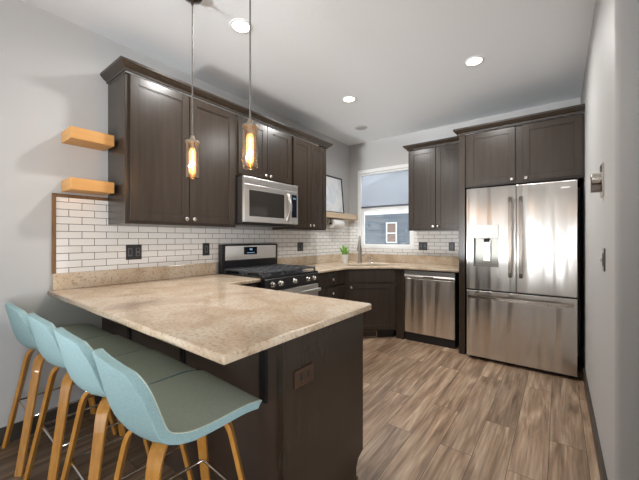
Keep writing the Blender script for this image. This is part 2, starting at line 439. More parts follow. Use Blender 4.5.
# right wall ends in a rounded corner in front of the camera
b = MB(); r = .022; y0 = 1.80; x0, x1 = W, W+.125
poly = [(x0, D)] + [(x0+r-r*math.cos(a), y0+r-r*math.sin(a)) for a in [PI/2*k/6 for k in range(7)]] + [(x1-r+r*math.sin(a), y0+r-r*math.cos(a)) for a in [PI/2*k/6 for k in range(7)]] + [(x1, D)]
b.prism(poly, 0, H); b.box(x1-.004, x1+.12, .80, 2.2, 0, H)  # unseen block added behind it to keep side light off the end face
o = struct(b.build('wall_right', 'wall', smooth=True))
# living room behind the camera; door and windows invented for daylight and reflections
b = MB()
for a0, a1 in ((0, .5), (2.2, 3.1), (4.8, EAST)): b.box(a0, a1, REAR-.15, REAR, 0, H)
for a0, a1 in ((.5, 2.2), (3.1, 4.8)): b.box(a0, a1, REAR-.15, REAR, 0, .65 if a0 > 1 else .04).box(a0, a1, REAR-.15, REAR, 2.35 if a0 > 1 else 2.16, H)
struct(b.build('wall_rear', 'wall'))
b = MB()
b.box(EAST, EAST+.15, REAR, -3.0, 0, H).box(EAST, EAST+.15, 0, D, 0, H).box(EAST, EAST+.15, -3.0, 0, 2.35, H).box(EAST, EAST+.15, -3.0, 0, 0, .25)
struct(b.build('wall_east', 'wall'))
def panes(b, edges, spans, z0, z1, plane):
    # wide mullions added to block sky light except in the glazed spans
    cuts = [edges[0]] + [q for sp in spans for q in sp] + [edges[1]]
    for lo, hi in zip(cuts[0::2], cuts[1::2]): plane(b, lo, hi, z0, z1)
    return b
rear_plane = lambda b, lo, hi, z0, z1: b.box(lo, hi, REAR-.04, REAR+.01, z0, z1)
east_plane = lambda b, lo, hi, z0, z1: b.box(EAST-.01, EAST+.04, lo, hi, z0, z1)
struct(panes(MB(), (.5, 2.2), ((.65, .95), (1.75, 2.05)), .04, 2.16, rear_plane).build('unseen_door_1', 'white'))
struct(panes(MB(), (3.1, 4.8), ((3.17, 3.55), (3.75, 4.15), (4.28, 4.72)), .65, 2.35, rear_plane).build('unseen_window_2', 'white'))
struct(panes(MB(), (-3.0, 0), ((-2.94, -2.46), (-2.34, -1.86), (-1.74, -1.26), (-1.14, -.66), (-.54, -.06)), .25, 2.35, east_plane).build('unseen_window_3', 'white'))
# baseboards
struct(MB().box(0, .014, REAR, .88, 0, .105, .003).build('baseboard_left', 'base'))
struct(MB().box(W-.014, W, 1.83, 3.70, 0, .105, .003).build('baseboard_right', 'base'))
struct(MB().box(.014, EAST, REAR, REAR+.014, 0, .105, .003).build('baseboard_rear', 'base'))

# kitchen window
cm = struct(MB().box(WX0, WX0+.05, D-.012, D+.10, WZ0, WZ1).box(WX1-.05, WX1, D-.012, D+.10, WZ0, WZ1)
            .box(WX0+.05, WX1-.05, D-.012, D+.10, WZ1-.05, WZ1).box(WX0+.05, WX1-.05, D-.012, D+.10, WZ0, WZ0+.03).build('window_1', 'white'))
MB().box(WX0+.05, WX1-.05, D+.045, D+.075, 1.690, 1.745).box(WX0+.05, WX0+.085, D+.045, D+.075, WZ0+.03, 1.690).box(WX1-.085, WX1-.05, D+.045, D+.075, WZ0+.03, 1.690)\
    .box(WX0+.085, WX1-.085, D+.045, D+.075, WZ0+.03, WZ0+.065).build('lower_sash', 'white', cm)
MB().box(WX0+.05, WX1-.05, D+.058, D+.063, WZ0+.06, WZ1-.05).build('glass_pane', 'glass', cm)
sh = thing('roller_shade', 'grey screen roller shade pulled halfway down the kitchen window', 'blind', ((WX0+WX1)/2, D+.02, WZ1-.05))
MB().box(WX0+.054, WX1-.054, D+.019, D+.021, 1.765, WZ1-.06).build('shade_fabric', 'shade', sh, origin=sh.location)
MB().box(WX0+.054, WX1-.054, D+.012, D+.028, 1.743, 1.768, .004).build('hem_bar', simple('hem_grey', (.09, .095, .11), .5), sh, origin=sh.location)
MB().cyl((WX0+.052, D+.022, WZ1-.066), (WX1-.052, D+.022, WZ1-.066), .015).build('roller_tube', 'white', sh, origin=sh.location)

# outside: the neighbouring house and the ground
struct(MB().box(-9, 9, D+.2, 22, -.5, -.4).build('ground', 'ground'))
NY = 8.6
hs = thing('neighbor_house', 'blue-grey sided house next door seen through the window', 'house', (-1.5, NY, -.4))
gab = [(-2.6, -.4), (6.2, -.4), (6.2, 2.74), (2.0, 4.05), (-2.6, 2.68)]
b = MB(); b.prism(gab, NY, NY+5, 'Y'); b.build('siding_wall', 'siding', hs, origin=hs.location)
b = MB()
for k in range(16): b.box(-2.6, 6.2, NY-.015, NY, -.4+k*.19, -.4+k*.19+.175)
b.build('lap_siding', 'siding', hs, origin=hs.location)
b = MB(); b.prism([(-3.2, 2.50), (-3.2, 2.64), (2.0, 4.20), (6.8, 2.74), (6.8, 2.60), (2.0, 4.06)], NY-.25, NY+5.2, 'Y'); b.build('gable_roof', 'roof', hs, origin=hs.location)
b = MB(); b.prism([(-3.2, 2.46), (-3.2, 2.66), (2.0, 4.22), (6.8, 2.76), (6.8, 2.56), (2.0, 4.02)], NY-.28, NY-.25, 'Y'); b.build('rake_board', 'white', hs, origin=hs.location)
MB().box(-2.6, 6.2, NY-.03, NY-.015, 1.98, 2.10).build('band_board', 'white', hs, origin=hs.location)
def hwin(xa, xb, za, zb, mid):
    f = MB().box(xa-.04, xa, NY-.05, NY-.016, za-.04, zb+.04).box(xb, xb+.04, NY-.05, NY-.016, za-.04, zb+.04).box(xa, xb, NY-.05, NY-.016, zb, zb+.04).box(xa, xb, NY-.05, NY-.016, za-.04, za).box(xa, xb, NY-.05, NY-.016, mid-.02, mid+.02)
    return f.build('house_window', 'white', hs, origin=hs.location)
f = hwin(-1.29, -1.03, 1.17, 1.70, 1.42); MB().box(-1.29, -1.03, NY-.024, NY-.018, 1.17, 1.70).build('pane', 'blind', f, origin=hs.location)
f = hwin(-2.42, -2.16, 1.22, 1.55, 1.40); MB().box(-2.42, -2.16, NY-.024, NY-.018, 1.22, 1.55).build('pane', 'siding', f, origin=hs.location)

# ------------------------------------------------------------------ backsplash, trim
ZS = 1.026
b = MB()
b.box(.001, .008, .615, .924, ZS+.0005, 1.545).box(.001, .008, .924, 3.310, ZS+.0005, 1.3675).box(.001, .008, 3.310, D-.001, ZS+.0005, 1.561)
tag(b.build('tile_backsplash', 'tile_l'), 'white subway tile backsplash on the left wall behind the range', 'backsplash')
b = MB()
b.box(.0085, WX0, D-.008, D-.001, ZS+.0005, 1.561).box(WX0, WX1, D-.008, D-.001, ZS+.0005, WZ0).box(WX1, 1.842, D-.008, D-.001, ZS+.0005, 1.3675)
tag(b.build('tile_backsplash', 'tile_b'), 'white subway tile backsplash on the window wall beside the fridge', 'backsplash')
b = MB(); b.box(0, .012, .592, .613, ZS, 1.570, .002).box(0, .012, .613, .922, 1.547, 1.570, .002)
struct(b.build('trim_1', 'trimwood'))

# ------------------------------------------------------------------ countertops
CT0, CT1 = .884, .914
pc = thing('granite_countertop', 'tan granite peninsula countertop with the stools tucked under it', 'countertop', (0, .57, CT0))
RR = .028
outer = [(0.0, .571)] + [(1.924-.008+.008*math.sin(a), .571+.008-.008*math.cos(a)) for a in [PI/2*k/3 for k in range(4)]] \
    + [(1.924-RR+RR*math.cos(a), 1.519-RR+RR*math.sin(a)) for a in [PI/2*k/5 for k in range(6)]] + [(.648, 1.519), (.648, 1.874), (0.0, 1.874)]
me = slab_mesh([outer], CT0, CT1, .006); me.transform(Matrix.Translation(-pc.location)); mesh_obj('worktop', me, 'granite', pc)
MB().box(.0005, .022, .596, 1.858, CT1, ZS, .003).build('splash', 'granite', pc, origin=pc.location)
cc = thing('granite_countertop', 'pale granite corner countertop around the sink under the window', 'countertop', (0, 2.65, CT0))
outer = [(0, 2.650), (.648, 2.650), (.648, 3.296), (1.075, D-.648), (1.842, D-.648), (1.842, D), (0, D)]
SC = (.665, 3.735)                                       # sink centre
me = slab_mesh([outer, rrect(SC[0], SC[1], .29, .175, .05, PI/4)], CT0, CT1, .006); me.transform(Matrix.Translation(-cc.location)); mesh_obj('worktop', me, 'granite', cc)
b = MB().box(.0005, .022, 2.652, D, CT1, ZS, .003); b.box(.022, 1.842, D-.022, D-.0005, CT1, ZS, .003)
b.build('splash', 'granite', cc, origin=cc.location)

# ------------------------------------------------------------------ cabinets
def door_bm(x0, x1, z0, z1, y=0, th=.020, st=.058, rec=.008):
    b = MB()
    b.box(x0, x0+st, y-th, y, z0, z1, .0015, 1).box(x1-st, x1, y-th, y, z0, z1, .0015, 1)
    b.box(x0+st-.001, x1-st+.001, y-th, y, z0, z0+st, .0015, 1).box(x0+st-.001, x1-st+.001, y-th, y, z1-st, z1, .0015, 1)
    b.box(x0+st-.001, x1-st+.001, y-th+rec, y, z0+st-.001, z1-st+.001)
    bd = .006                                              # little bead inside the frame
    b.box(x0+st, x1-st, y-th+.004, y, z1-st-bd, z1-st).box(x0+st, x1-st, y-th+.004, y, z0+st, z0+st+bd)
    b.box(x0+st, x0+st+bd, y-th+.004, y, z0+st+bd, z1-st-bd).box(x1-st-bd, x1-st, y-th+.004, y, z0+st+bd, z1-st-bd)
    return b
def slab_door_bm(x0, x1, z0, z1, th=.02): return MB().box(x0, x1, -th, 0, z0, z1, .003)
def knob(parent, x, z, y=-.02):
    return MB().lathe([(.007, 0), (.007, -.012), (.0155, -.017), (.0165, -.024), (.011, -.030), (0, -.031)], (x, y, z), 'Y', 16).build('knob', 'nickel', parent, smooth=True)
def cabinet(name, label, cat, loc, rz, w, d, h, fronts, toe=0, group=None, end=0):
    """fronts: (kind, x0, x1, z0, z1, knob(x,z) or None)"""
    t = thing(name, label, cat, loc, rz, group)
    b = MB().box(0, w, 0, d, toe, h, .002, 1)
    b.build('cabinet_body', 'cab', t)
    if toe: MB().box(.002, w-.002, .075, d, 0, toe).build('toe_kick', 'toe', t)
    for kind, x0, x1, z0, z1, kn in fronts:
        f = (door_bm(x0, x1, z0, z1) if kind == 'door' else slab_door_bm(x0, x1, z0, z1)).build('door' if kind == 'door' else kind, 'cab', t)
        if kn:
            for kk in (kn if isinstance(kn, list) else [kn]): knob(f, *kk)
    return t
UB, UT = 1.368, 2.430
h = UT-UB
# left wall uppers (front face at x=.305, doors to .325)
y1, y2, y3, y4 = .924, 1.872, 2.640, 3.308
XF = .306
cabinet('upper_cabinet', 'wide dark two-door upper cabinet between the oak shelves and the microwave', 'cabinet', (XF, y1, UB), PI/2, y2-y1, XF-.0005, h,
        [('door', .028, .470, .022, h-.012, (.440, .052)), ('door', .476, .922, .022, h-.012, (.506, .052))], group=None)
cabinet('upper_cabinet', 'short dark two-door cabinet directly above the microwave', 'cabinet', (XF, y2, 1.858), PI/2, y3-y2, XF-.0005, UT-1.858,
        [('door', .020, .381, .018, UT-1.858-.012, (.352, .045)), ('door', .387, .748, .018, UT-1.858-.012, (.416, .045))])
cabinet('upper_cabinet', 'dark two-door upper cabinet between the microwave and the framed print', 'cabinet', (XF, y3, UB), PI/2, y4-y3, XF-.0005, h,
        [('door', .020, .331, .022, h-.012, (.303, .052)), ('door', .337, .648, .022, h-.012, (.365, .052))])
CR = [(0, 0), (.010, 0), (.012, .014), (.030, .026), (.046, .044), (.050, .046), (.052, .062), (0, .062)]
def crown(label, path, z):
    b = MB(); b.sweep([(o_, z+q) for o_, q in CR], path)
    o = b.build('crown_molding', 'cab'); tag(o, label, 'molding'); return o
crown('dark crown molding along the top of the left wall cabinets', [((.0005, y1), (0, -1)), ((XF+.02, y1), (1, -1)), ((XF+.02, y4), (1, 1)), ((.0005, y4), (0, 1))], UT)
# filler inside the crown so that the top reads solid
bu0, bu1 = 1.118, 1.842
YB = D-.306
cabinet('upper_cabinet', 'dark two-door upper cabinet between the window and the fridge', 'cabinet', (bu0, YB, UB), 0, bu1-bu0, .3055, UT-UB,
        [('door', .018, .359, .022, h-.012, (.330, .052)), ('door', .365, .706, .022, h-.012, (.394, .052))])
crown('short dark crown molding above the cabinet right of the window', [((bu0, D-.0005), (-1, 0)), ((bu0, YB-.02), (-1, -1)), ((1.788, YB-.02), (0, -1))], UT)
FY = 3.70
fc0, fc1 = 1.8435, W-.002
FH = 2.395
cabinet('upper_cabinet', 'deep dark two-door cabinet directly above the fridge', 'cabinet', (1.906, FY, 1.815), 0, fc1-1.906, D-FY-.001, FH-1.815,
        [('door', .026, .464, .02, FH-1.815-.012, (.436, .045)), ('door', .528, .982, .02, FH-1.815-.012, (.556, .045))])
tag(MB().box(fc0, 1.9055, FY-.02, D-.001, 0, FH, .002).build('cabinet_panel', 'cab', origin=(1.874, 4.0, 0)), 'tall dark cabinet panel standing between the dishwasher and the fridge', 'panel')
crown('dark crown molding above the fridge cabinet', [((fc0, D-.0005), (-1, 0)), ((fc0, FY-.02), (-1, -1)), ((fc1, FY-.02), (0, -1))], FH)

# base cabinets
BH = CT0 - .0005
cabinet('base_cabinet', 'dark three-drawer base cabinet between the range and the corner sink', 'cabinet', (.610, 2.650, 0), PI/2, .648, .609, BH,
        [('drawer', .020, .622, .715, .862, [(.33, .79)]), ('drawer', .020, .622, .440, .698, [(.33, .63)]), ('drawer', .020, .622, .125, .424, [(.33, .29)])], toe=.105)
# diagonal sink base: its front runs at 45 degrees
LF = math.hypot(1.015-.625, 3.745-3.355)
sb = thing('sink_cabinet', 'dark angled corner sink cabinet with one door under the window', 'cabinet', (.610, 3.300, 0), PI/4)
cos = math.cos(PI/4)
def to_sb(x, y):
    dx, dy = x-.610, y-3.300; return (dx*cos+dy*cos, -dx*cos+dy*cos)
poly = [to_sb(*p) for p in ((.610, 3.300), (1.072, 3.762), (1.072, D-.002), (.002, D-.002), (.002, 3.300))]
for nm, z0, z1, mt in (('cabinet_body', .105, .66, 'cab'),): MB().prism(poly, z0, z1).build(nm, mt, sb)
L2 = .462*math.sqrt(2)
MB().box(0, L2, 0, .03, .66, BH).build('front_rail', 'cab', sb)
pk = [to_sb(*p) for p in ((.555, 3.33), (1.03, 3.805), (1.03, D-.01), (.01, D-.01), (.01, 3.33))]
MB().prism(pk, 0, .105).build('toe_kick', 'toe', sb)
slab_door_bm(.03, L2-.03, .715, .862).build('false_drawer', 'cab', sb)
f = door_bm(.03, L2-.03, .125, .698).build('door', 'cab', sb); knob(f, .065, .655)
tag(MB().box(1.0735, 1.178, 3.766, D-.03, 0, BH, .002).build('filler_panel', 'cab', origin=(1.12, 3.9, 0)), 'narrow dark cabinet filler between the sink cabinet and the dishwasher', 'panel')
# floor register in the sink toe-kick
rg = thing('vent_register', 'beige vent grille in the toe kick under the corner sink cabinet', 'vent', (.770, 3.545-.0015, .05), PI/4)
b = MB().box(-.14, .14, -.006, 0, -.042, .042, .002)
rm = simple('beige_register', (.30, .22, .15), .5)
b.build('frame', rm, rg)
dk = simple('register_dark', (.05, .035, .025), .6)
MB().box(-.125, .125, -.0075, -.005, -.030, .030).build('louvre', dk, rg)

# peninsula base
PX, PY0, PY1 = 1.88, .880, 1.490
pn = thing('peninsula_cabinet', 'dark peninsula base cabinet with a plain end panel', 'cabinet', (0, PY0, 0))
b = MB()
b.box(.0005, PX-.022, PY0+.012, PY1-.02, .105, BH)
b.build('cabinet_body', 'cab', pn, origin=pn.location)
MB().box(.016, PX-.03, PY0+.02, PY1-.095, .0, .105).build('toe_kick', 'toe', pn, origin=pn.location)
b = MB(); b.prism([(PY0+.004, 0), (PY1-.075, 0), (PY1-.075, .075), (PY1-.055, .11), (PY1-.018, .128), (PY1-.018, BH), (PY0+.004, BH)], PX-.022, PX, 'X')
b.build('end_panel', 'cab', pn, origin=pn.location)
MB().box(PX-.03, PX+.003, PY0-.010, PY0+.006, .0, BH, .002).build('corner_post', 'cab', pn, origin=pn.location)
MB().box(.016, PX-.03, PY0, PY0+.012, .0, BH, .001).build('back_panel', wood('espresso_back_panel', (.055, .038, .030), (.095, .070, .058), (3, 30, 1.2), .34, .5, 0, .04), pn, origin=pn.location)
MB().box(PX-.022, PX-.002, PY1-.018, PY1, .125, BH, .002).build('door_edge', 'cab', pn, origin=pn.location)
for k in range(3):
    xa = .70+k*.385
    f = door_bm(0, .375, .12, .862)
    ob = f.build('door', 'cab', pn); ob.location = (xa+.375, PY1-.02-PY0, 0); ob.rotation_euler = (0, 0, PI)
MB().prism([(PY1-.075, 0), (PY1-.052, 0), (PY1-.056, .016), (PY1-.066, .024), (PY1-.075, .025)], PX-.10, PX-.002, 'X').build('shoe_molding', 'trimwood', pn, origin=pn.location)
# short base run left of the range
cabinet('base_cabinet', 'dark base cabinet squeezed between the peninsula and the range', 'cabinet', (.610, 1.523, 0), PI/2, .345, .609, BH,
        [('drawer', .012, .333, .715, .862, None), ('door', .012, .333, .125, .698, None)], toe=.105)
# steel brackets under the overhang
def bracket(x, label):
    t = thing('counter_bracket', label, 'bracket', (x, PY0, 0), 0, 'support brackets under the peninsula overhang')
    MB().box(-.02, .02, -.010, -.0005, .60, CT0-.002, .002).build('wall_plate', 'blackm', t)
    pts = [(-.01, CT0-.007), (-.255, CT0-.007), (-.262, CT0-.014), (-.255, CT0-.02), (-.05, CT0-.02), (-.03, CT0-.03), (-.02, CT0-.05), (-.02, CT0-.07), (-.01, CT0-.07)]
    MB().prism(pts, -.02, .02, 'X').build('support_arm', 'blackm', t)
    return t
bracket(1.765, 'black steel bracket under the overhang nearest the peninsula end')
bracket(1.15, 'black steel bracket under the overhang behind the second stool')
bracket(.50, 'black steel bracket under the overhang nearest the left wall')

# ------------------------------------------------------------------ wall shelves (left)
for z0, lab in ((1.918, 'upper of the two light oak floating shelves beside the cabinet'), (1.584, 'lower of the two light oak floating shelves, on the tile trim')):
    tag(MB().box(.0005, .20, .645, .898, z0, z0+.078, .004).build('floating_shelf', 'oak', origin=(.1, .77, z0)), lab, 'shelf', 'oak floating shelves beside the cabinet')
# corner shelf with the framed print and the paper towels
tag(MB().box(.0005, .155, 3.312, D-.001, 1.562, 1.640, .004).build('floating_shelf', 'paleoak', origin=(.08, 3.85, 1.562)), 'pale wood floating shelf in the corner beside the window', 'shelf')
fp = thing('framed_print', 'black framed pale print leaning on the corner shelf', 'picture', (.072, 3.715, 1.640))
fp.rotation_euler = (0, -.085, 0)
b = MB().box(-.012, .004, -.395, -.375, .002, .555).box(-.012, .004, .375, .395, .002, .555).box(-.012, .004, -.375, .375, .002, .022).box(-.012, .004, -.375, .375, .535, .555)
b.build('frame', 'black', fp)
MB().box(-.010, -.004, -.376, .376, .021, .536).build('print', 'art', fp)
pt = thing('paper_towel_holder', 'black paper towel holder hung under the corner shelf', 'holder', (.095, 3.72, 1.562))
MB().box(-.03, .03, -.02, .30, -.006, -.0005).build('mounting_plate', 'blackm', pt)
MB().tube([(0, -.012, -.004), (0, -.012, -.080)], .0045).cyl((0, -.02, -.080), (0, .285, -.080), .006).cyl((0, -.030, -.080), (0, -.012, -.080), .011).tube([(0, .28, -.004), (0, .28, -.080)], .0045).build('towel_rod', 'blackm', pt, smooth=True)
rl = thing('paper_towel_roll', 'white paper towel roll hanging under the corner shelf', 'paper towel', (.095, 3.73, 1.482))
MB().lathe([(.021, 0), (.062, 0), (.063, .004), (.063, .256), (.062, .26), (.021, .26), (.021, 0)], (0, 0, 0), 'Y', 32).build('paper', 'paper', rl, smooth=True)
MB().lathe([(.0185, -.002), (.0225, -.002), (.0225, .262), (.0185, .262), (.0185, -.002)], (0, 0, 0), 'Y', 24).build('cardboard_core', 'card', rl, smooth=True)

# ------------------------------------------------------------------ outlets and switches
def plate_l(y0, y1, z0, z1, label, kinds, cat='outlet'):
    t = thing('wall_outlet', label, cat, (.008, (y0+y1)/2, (z0+z1)/2), PI/2)
    outlet_parts(t, y1-y0, z1-z0, kinds, 'plate', 'slot')
def plate_b(x0, x1, z0, z1, label, kinds, cat='outlet'):
    t = thing('wall_outlet', label, cat, ((x0+x1)/2, D-.008, (z0+z1)/2), 0)
    outlet_parts(t, x1-x0, z1-z0, kinds, 'plate', 'slot')
def outlet_parts(t, w, h, kinds, mp, ms):
    MB().box(-w/2, w/2, -.006, 0, -h/2, h/2, .002).build('cover_plate', mp, t)
    n = len(kinds)
    for i, k in enumerate(kinds):
        cx = -w/2 + w*(i+.5)/n
        ins = MB().box(cx-.016, cx+.016, -.008, -.005, -.033, .033, .001, 1).build('socket' if k == 'o' else 'switch', ms, t)
        b = MB()
        if k == 'o':
            for zz in (-.018, .018): MB().box(cx-.009, cx+.009, -.0088, -.0078, zz-.010, zz+.010, .0004, 1).build('socket_face', mp, ins)
        else:
            b.box(cx-.009, cx+.009, -.0115, -.0078, -.022, .022, .002, 1); b.build('rocker', mp, ins)
plate_l(1.045, 1.162, 1.095, 1.215, 'black double outlet plate on the tile left of the range', 'so')
plate_l(1.714, 1.787, 1.100, 1.220, 'black single outlet plate on the tile just left of the range', 's')
plate_l(3.085, 3.195, 1.098, 1.214, 'black outlet plate on the tile right of the range', 'so')
plate_b(1.152, 1.272, 1.100, 1.214, 'black double outlet plate on the tile just right of the window', 'oo')
plate_b(1.556, 1.631, 1.099, 1.214, 'black single outlet plate on the tile nearest the fridge', 'o')
t = thing('wall_outlet', 'brown sideways outlet plate on the end of the peninsula', 'outlet', (PX, .99, .70), PI/2)
MB().box(-.060, .060, -.007, 0, -.036, .036, .002).build('cover_plate', 'brownplate', t)
for cx in (-.02, .02):
    s_ = MB().box(cx-.014, cx+.014, -.009, -.006, -.017, .017, .002, 1).build('socket', 'brownplate', t)
    MB().box(cx-.008, cx+.008, -.0098, -.0088, -.010, .010, .0004, 1).build('socket_face', 'black', s_)
# metal fittings on the right wall
t = thing('wall_hook', 'brushed metal round fitting high on the right wall', 'fitting', (W, 2.25, 1.575), -PI/2)
MB().box(-.062, .062, -.008, 0, -.085, .085, .003).build('back_plate', 'nickel', t)
MB().lathe([(.034, -.008), (.034, -.046), (.030, -.050), (0, -.050)], (0, 0, .008), 'Y', 28).build('round_cap', 'nickel', t, smooth=True)
MB().box(-.026, .026, -.050, -.008, -.062, -.022, .004).build('lower_block', 'handle', t)
t = thing('light_switch', 'silver light switch plate low on the right wall', 'switch', (W, 2.165, 1.155), -PI/2)
MB().box(-.037, .037, -.007, 0, -.058, .058, .002).build('cover_plate', 'handle', t)
MB().box(-.016, .016, -.010, -.006, -.033, .033, .001, 1).build('rocker', 'slot', t)
b = MB(); b.prism([(-.007, .016), (-.022, -.004), (-.022, -.012), (-.007, -.010)], -.006, .006, 'X'); b.build('toggle', 'nickel', t)

# ------------------------------------------------------------------ range
ry0, ry1 = 1.880, 2.642
rn = thing('gas_range', 'stainless gas range with black grates between the counters', 'range', (.66, ry0, 0), PI/2)
RW = ry1-ry0
# local: x along the wall, y=0 front of body, +y towards wall
MB().box(0, RW, 0, .635, .06, .905, .004).build('range_body', 'black', rn)
for xx in (.06, RW-.06):
    for yy in (.06, .57): MB().cyl((xx, yy, 0), (xx, yy, .062), .02).build('foot', 'black', rn)
MB().box(0, RW, -.028, .575, .905, .925, .005).build('cooktop', 'enamel', rn)
MB().prism([(-.028, .905), (-.034, .900), (-.030, .80), (.0, .80), (.0, .905)], 0, RW, 'X').build('control_panel', 'black', rn)
for k, xx in enumerate((.085, .185, .381, .577, .677)):
    kb = MB().lathe([(.024, 0), (.024, -.008), (.019, -.012), (.018, -.036), (.015, -.040), (0, -.040)], (xx, -.031, .855), 'Y', 24).build('burner_knob', 'nickel', rn, smooth=True)
    MB().box(xx-.003, xx+.003, -.0735, -.0695, .84, .872).build('pointer', 'black', kb)
od = MB().box(.004, RW-.004, -.035, 0, .21, .790, .006).build('oven_door', 'steel2', rn)
MB().box(.11, RW-.11, -.038, -.030, .33, .62, .003).build('oven_window', 'dglass', od)
hb = MB().box(.02, RW-.02, -.088, -.066, .722, .752, .006)
for xx in (.05, RW-.05): hb.box(xx-.012, xx+.012, -.07, -.030, .727, .747, .003)
hb.build('oven_handle', 'steel2', od)
MB().box(.004, RW-.004, -.030, 0, .075, .200, .005).build('warming_drawer', 'steel2', rn)
# backguard
MB().prism([(.575, .905), (.635, .905), (.635, 1.205), (.590, 1.205), (.572, 1.190), (.575, 1.02)], 0, RW, 'X').build('backguard', 'black', rn)
bgp = MB(); bgp.prism([(.570, 1.045), (.576, 1.045), (.576, 1.188), (.567, 1.188)], .035, RW-.035, 'X')
bp_ = bgp.build('backguard_face', 'steel2', rn)
dsp = MB().box(.262, .440, .562, .572, 1.095, 1.175, .002).build('display', 'screen', bp_)
MB().box(.335, .372, .5610, .5625, 1.140, 1.158).box(.30, .40, .5610, .5625, 1.110, 1.116).build('lit_digits', 'glow', dsp)
MB().box(.01, RW-.01, .565, .578, .926, 1.035, .002).build('backguard_vent', 'enamel', rn)
# burners and grates
for bx, by, rr in ((.15, .13, .045), (.15, .43, .036), (.381, .28, .05), (.612, .13, .05), (.612, .43, .036)):
    bb = MB().lathe([(rr+.012, .925), (rr+.010, .931), (rr, .933), (rr, .940), (rr-.006, .945), (0, .946)], (bx, by, 0), 'Z', 24).build('burner', 'iron', rn, smooth=True)
for g in range(3):
    x0, x1 = .012+g*.248, .012+g*.248+.242
    b = MB(); zt0, zt1, q = .952, .968, .007
    b.box(x0, x1, .0, .014, zt0, zt1, .002, 1).box(x0, x1, .546, .560, zt0, zt1, .002, 1).box(x0, x0+.012, .0, .56, zt0, zt1, .002, 1).box(x1-.012, x1, .0, .56, zt0, zt1, .002, 1)
    xm = (x0+x1)/2
    b.box(xm-.006, xm+.006, 0, .56, zt0, zt1, .002, 1)
    for yy in (.09, .17, .273, .37, .46): b.box(x0, x1, yy, yy+.011, zt0, zt1, .002, 1)
    for xx in (x0, x1-.014):
        for yy in (.0, .273, .546): b.box(xx, xx+.014, yy, yy+.014, .924, zt0)
    b.build('grate', 'iron', rn)

# ------------------------------------------------------------------ microwave
mw = thing('microwave', 'stainless over-the-range microwave hung above the stove', 'microwave', (.385, ry0+.002, 1.406), PI/2)
MW, MH = .755, .438
MB().box(0, MW, 0, .384, 0.0, MH, .004).build('case', simple('microwave_case', (.028, .024, .022), .4), mw)
MB().box(0, MW, -.024, 0, .375, MH, .004).build('top_vent', 'steel2', mw)
md = MB().box(0, .625, -.026, 0, .012, .371, .005).build('door', 'steel2', mw)
MB().box(.062, .535, -.029, -.020, .068, .318, .004).build('window', 'mglass', md)
hp = [(.590, -.026 - .045*math.sin(PI*k/12), .045+.29*k/12) for k in range(13)]
b = MB(); b.strip(hp, (1, 0, 0), .030, .010); b.build('handle', 'steel2', md, smooth=True)
cp = MB().box(.628, MW, -.026, 0, .012, .371, .005).build('control_panel', 'steel2', mw)
MB().box(.650, MW-.022, -.028, -.022, .085, .335, .002).build('keypad', 'screen', cp)
MB().box(.672, .716, -.0287, -.0275, .285, .300).build('lit_digits', 'glow', cp)
MB().box(.02, MW-.02, .02, .36, -.012, 0.0, .003).build('underside', 'black', mw)

# ------------------------------------------------------------------ dishwasher
dw = thing('dishwasher', 'stainless dishwasher between the corner sink and the fridge', 'dishwasher', (1.181, D-.598, 0))
DWW = .598
MB().box(.004, DWW-.004, .02, .56, .0, .868).build('tub', 'toe', dw)
dd = MB().box(.002, DWW-.002, 0, .022, .105, .772, .004)
dp = dd.build('door', steel('floor_tinted_stainless', (.88, .82, .75), .36, 1.0), dw)  # warm floor reflection painted into this tan steel
b = MB(); b.prism([(.022, .776), (.012, .776), (-.010, .792), (-.012, .80), (-.006, .815), (.0, .822), (.0, .866), (.022, .866)], .002, DWW-.002, 'X')
b.build('top_panel', 'steel2', dw)
MB().box(.24, .36, -.0135, -.005, .792, .806, .001).build('pocket_slot', 'black', dw)
MB().box(.004, DWW-.004, .055, .075, .0, .10).build('kick_plate', 'toe', dw)

# ------------------------------------------------------------------ fridge
fr = thing('refrigerator', 'stainless french-door refrigerator with a water dispenser', 'refrigerator', (1.939, 3.598, 0))
FW = .910
MB().box(.006, FW-.006, .065, .72, .03, 1.775, .004).build('cabinet', simple('fridge_case', (.055, .055, .058), .5), fr)
MB().box(.02, FW-.02, .075, .12, .0, .03).build('base_grille', 'black', fr)
MB().box(.03, .11, .03, .10, 1.775, 1.797).box(FW-.11, FW-.03, .03, .10, 1.775, 1.797).build('hinge_covers', 'black', fr)
SPL, ZB, ZT = .447, .738, 1.785
# left door built around the dispenser recess
dx0, dx1, dz0, dz1 = .066, .298, .975, 1.400
b = MB()
b.box(0, dx0, 0, .062, ZB, ZT).box(dx1, SPL-.003, 0, .062, ZB, ZT).box(dx0, dx1, 0, .062, ZB, dz0).box(dx0, dx1, 0, .062, dz1, ZT)
bmesh.ops.remove_doubles(b.bm, verts=b.bm.verts[:], dist=1e-5)
ld = b.build('left_door', 'steel', fr)
dm = MB().box(dx0, dx1, -.006, .055, 1.265, dz1, .004).build('dispenser_panel', simple('dispenser_silver', (.46, .455, .43), .4, .35), ld)
b = MB(); zc_ = 1.265
b.box(dx0, dx0+.006, -.003, .06, dz0, zc_).box(dx1-.006, dx1, -.003, .06, dz0, zc_).box(dx0, dx1, -.003, .06, dz0, dz0+.014).box(dx0+.006, dx1-.006, .052, .06, dz0+.014, zc_)
b.build('dispenser_cavity', simple('dispenser_grey', (.30, .30, .27), .35, .5), ld)
b = MB().box(.155, .222, .018, .030, 1.03, 1.245, .004)
b.build('dispenser_paddle', 'steel2', ld)
MB().cyl((.188, .028, 1.225), (.188, .028, 1.268), .028, .022).build('dispenser_spout', 'black', ld)
rd = MB().box(SPL+.003, FW, 0, .062, ZB, ZT, .004).build('right_door', 'steel', fr)
MB().box(FW-.118, FW-.052, -.002, .001, 1.718, 1.733, .001, 1).build('badge', 'white', rd)
